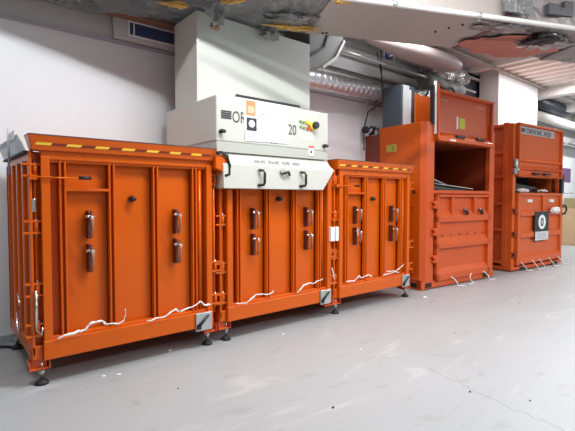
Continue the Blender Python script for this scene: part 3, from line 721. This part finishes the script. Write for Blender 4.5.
u0, u1 = -.06, 1.47
b = MB(); b.box(u0, u0+.035, -.12, -.05, 1.57, 2.44); b.box(u1-.035, u1, -.12, -.05, 1.57, 2.44); b.box(u0, u1, -.12, -.05, 2.405, 2.44); b.box(u0, u1, -.075, -.05, 1.57, 2.42)
ud = b.build('upper_flap', ORANGE3, t, .005)
for z0, z1 in ((1.82, 1.88), (1.69, 1.75), (1.57, 1.60)): MB().prism([(-.125, z0+.01), (-.072, z1), (-.072, z0-.015), (-.125, z0)], 0, u0+.035, u1-.035).build('flap_beam', ORANGE3, ud)
pl_ = MB().box(.0, 1.20, -.084, -.074, 2.275, 2.395).build('name_plate', LOGOG, ud)
text('plate_text', 'ORWAK 3420', .115, (.20, -.0845, 2.292), FR, INK, pl_, sx=1.25, bold=.002)
b = MB()
for k in range(4): b.box(.05, .165, -.088, -.084, 2.30+k*.018, 2.312+k*.018)
b.build('plate_logo', INK, pl_)
for x in (.42, .78): MB().prism([(x, 1.64), (x+.26, 1.645), (x+.22, 1.615), (x+.04, 1.612)], 1, -.13, -.08).build('hand_slot', BLACK, ud)
# lower door
b = MB(); b.box(-.04, .03, -.11, -.05, .10, 1.30); b.box(1.45, 1.52, -.11, -.05, .10, 1.30); b.box(-.03, 1.5, -.11, -.05, 1.255, 1.30); b.box(0, 1.48, -.07, -.05, .1, 1.28)
l3 = b.build('lower_door', ORANGE3, t, .005)
for z0, z1 in ((.915, .99), (.55, .65), (.12, .25)): MB().prism([(-.115, z0), (-.115, z1-.03), (-.068, z1+.02), (-.068, z0)], 0, .03, 1.45).build('door_beam', ORANGE3, l3)
MB().box(.80, .85, -.10, -.068, .99, 1.26).build('door_divider', ORANGE3, l3)
for z in (1.0, .62, .28):
    b = MB(); b.cyl((-.09, -.09, z-.04), (-.09, -.09, z+.04), .022, 10); b.box(-.15, -.02, -.1, -.06, z+.02, z+.035); b.box(-.15, -.02, -.1, -.06, z-.035, z-.02); b.each('door_hinge', RUST, l3, .002)
for x in (.28, 1.05): MB().box(x, x+.16, -.10, -.07, 1.14, 1.19).build('catch', FILM, l3, .004)
sk = MB().box(.48, .96, -.128, -.118, .48, .98).build('black_sticker', INK, l3); sk['label'] = 'black sticker with a white circle and white text field'
MB().cyl((.72, -.128, .80), (.72, -.132, .80), .125, 32).build('white_circle', WHITE, sk)
text('sticker_digit', '0', .20, (.665, -.133, .73), FR, INK, sk, bold=.006)
MB().box(.49, .95, -.131, -.127, .485, .635).build('white_field', mat('field_grey', (.62, .62, .62), .5, 0, .2, 60), sk)
b = MB()
for k in range(5): b.box(.54, .90-.05*(k % 2), -.133, -.130, .51+k*.022, .518+k*.022)
b.build('small_print', INKG, sk)
# levers and cable
b = MB(); b.tube([(-.11, -.09, 1.84), (-.13, -.10, 1.74), (-.09, -.11, 1.66)], .035, 8); b.box(-.15, -.06, -.10, -.06, 1.60, 1.70); b.build('side_catch', STEEL, t, .01)
b = MB(); b.tube([(1.50, -.10, .92), (1.60, -.12, .93), (1.66, -.12, 1.0), (1.62, -.12, 1.07), (1.52, -.1, 1.08)], .018, 8); b.build('door_handle', BLACK, l3)
b = MB(); b.box(1.50, 1.60, -.10, .1, 1.30, 1.66); b.build('latch_arm', BLACK, t, .02)
b = MB(); b.cyl((1.5, -.13, 1.30), (1.82, -.15, 1.31), .012, 8); b.build('release_rod', STEEL, t)
MX3 = tb.matrix_basis
def lump(x, y, z, size, m, seed, label, name, cat, grp=None, rag=.35):
    p = MX3 @ Vector((x, y, z)); return scrap(name, label, cat, p, size, m, seed, grp=grp, rag=rag)
GW = 'waste in the far right baler'
lump(.28, -.01, 1.34, (.18, .06, .035), FILM, 31, 'white plastic film bundle on the left sill of the far right baler', 'plastic_film', 'plastic film', GW)
lump(.62, .25, 1.36, (.6, .16, .11), DKW, 32, 'dark waste heap in the mouth of the far right baler', 'waste_heap', 'waste', GW)
lump(1.08, .05, 1.34, (.15, .06, .025), FILM, 33, 'thin pale film at the right of the far right baler mouth', 'plastic_film', 'plastic film', GW)
lump(1.18, -.14, 1.00, (.20, .04, .055), FILM, 34, 'white plastic roll tucked above the handle on the far right baler door', 'plastic_film', 'plastic film', GW)
for i, (x, lb) in enumerate(((.05, 'leftmost loose tie on the floor before the far right baler'), (.42, 'second loose tie from the left before the far right baler'), (.66, 'third loose tie from the left before the far right baler'), (1.0, 'fourth loose tie from the left before the far right baler'), (1.35, 'rightmost loose tie on the floor before the far right baler'))):
    P = [MX3 @ Vector(p) for p in ((x, -.118, .16), (x+.04, -.15, .10), (x+.08, -.18, .04), (x+.03, -.20, .012), (x+.24, -.22, .010))]
    tag(MB().tube(P, .006, 6).build('plastic_tie', WHITE if i % 2 else FILM), lb, 'plastic tie', 'ties under the far right baler')
# cream chute behind the third baler
cc = thing('rear_chute', 'tall white box chute rising behind the far right baler to the ceiling', 'chute', (7.9, 3.62, 0))
MB().box(0, 1.72, 0, .36, 2.47, 3.52).build('chute_body', mat('white_chute_paint', (.72, .71, .70), .35, 0, .04, 2), cc, .01)
b = MB(); b.box(1.5, 1.53, -.012, 0, 2.5, 2.6); b.build('chute_catch', STEEL, cc)

# ------------------------------------------------------------------ far right end of the wall
GB = 'boxes by the far wall'
for x, y, z0, z1, wd, m, lb in ((12.75, 3.9, 0, .95, .9, CARD, 'tan cardboard box on the floor by the far wall'), (12.85, 3.9, .95, 1.22, .8, CARDO, 'olive brown box lying on top of the tan cardboard box')):
    bx = thing('cardboard_box', lb, 'box', (x, y, z0), 0, GB)
    MB().box(0, wd, -.3, .25, 0, z1-z0).build('box_body', m, bx, .01)
    MB().box(0, wd, -.304, -.30, (z1-z0)*.48, (z1-z0)*.54).build('tape', CARDO, bx)
tag(MB().box(12.72, 13.6, YW-.012, YW-.001, 1.65, 2.02).build('wall_poster', PURPLE), 'dark purple poster on the wall above the cardboard boxes', 'poster')
GBd = 'dark ducts beyond the white chute'
b = MB(); b.cyl((9.7, 4.02, 3.08), (16.5, 4.02, 3.08), .11, 24)
tag(b.build('pale_round_duct', PIPEW), 'pale round duct running along beyond the white chute', 'duct')
b = MB(); b.cyl((9.7, 3.98, 3.36), (12.2, 3.98, 3.36), .15, 24); tag(b.build('dark_round_duct', VOIDM), 'dark blue black round duct beyond the white chute', 'duct')
b = MB()
for k in range(9): b.tube([(9.9+.45*k, 4.1, 2.62+.03*math.sin(k*2)), (10.4+.45*k, 4.1, 2.66+.03*math.cos(k*3))], .03, 6)
b.box(9.8, 14.5, 4.0, 4.2, 2.55, 2.58)
tag(b.build('cable_tray', mat('grey_cables', (.22, .23, .22), .6)), 'tray of grey cables along the wall above the far right baler', 'cable tray')

# ------------------------------------------------------------------ floor clutter
cbl = tag(MB().tube([(-.3, 4.12, .012), (.1, 4.14, .012), (.32, 4.17, .012), (.45, 4.12, .012), (.54, 4.02, .012), (.75, 3.9, .012)], .012, 8).build('floor_cable', BLACK), 'black cable lying on the floor along the wall at the left', 'cable')
GD = 'scraps on the floor'
deb = [(.893, 3.02, .014, 'small white scrap under the left chamber, nearer its left foot'), (.98, 2.98, .016, 'second white scrap under the left chamber front'), (1.194, 2.521, .010, 'dark crumb on the floor before the left chamber'),
       (1.768, 1.72, .014, 'dark crumb in the middle foreground of the floor'), (2.628, 2.252, .012, 'white crumb before the middle chamber'), (4.617, 2.956, .030, 'cream scrap on the floor left of the open compactor'),
       (2.572, 1.322, .012, 'dark crumb at the lower right beside the crack'), (2.73, 1.034, .010, 'dark crumb at the lower right edge'), (3.6, 2.0, .010, 'dark crumb on the open floor before the compactor'),
       (2.40, 2.95, .014, 'white scrap in the shade under the middle chamber'), (5.2, 2.1, .011, 'dark crumb on the far floor at the right'), (1.45, 3.2, .016, 'white scrap in the shade under the left chamber')]
for i, (x, y, r_, lb) in enumerate(deb):
    wh = not lb.startswith('dark')
    scrap('floor_scrap', lb, 'scrap', (x, y, r_*.3), (r_*(.9 if wh else .6), r_*(.6 if wh else .45), r_*.3), WHITE if wh else INK, 40+i, grp=GD, rag=.3)
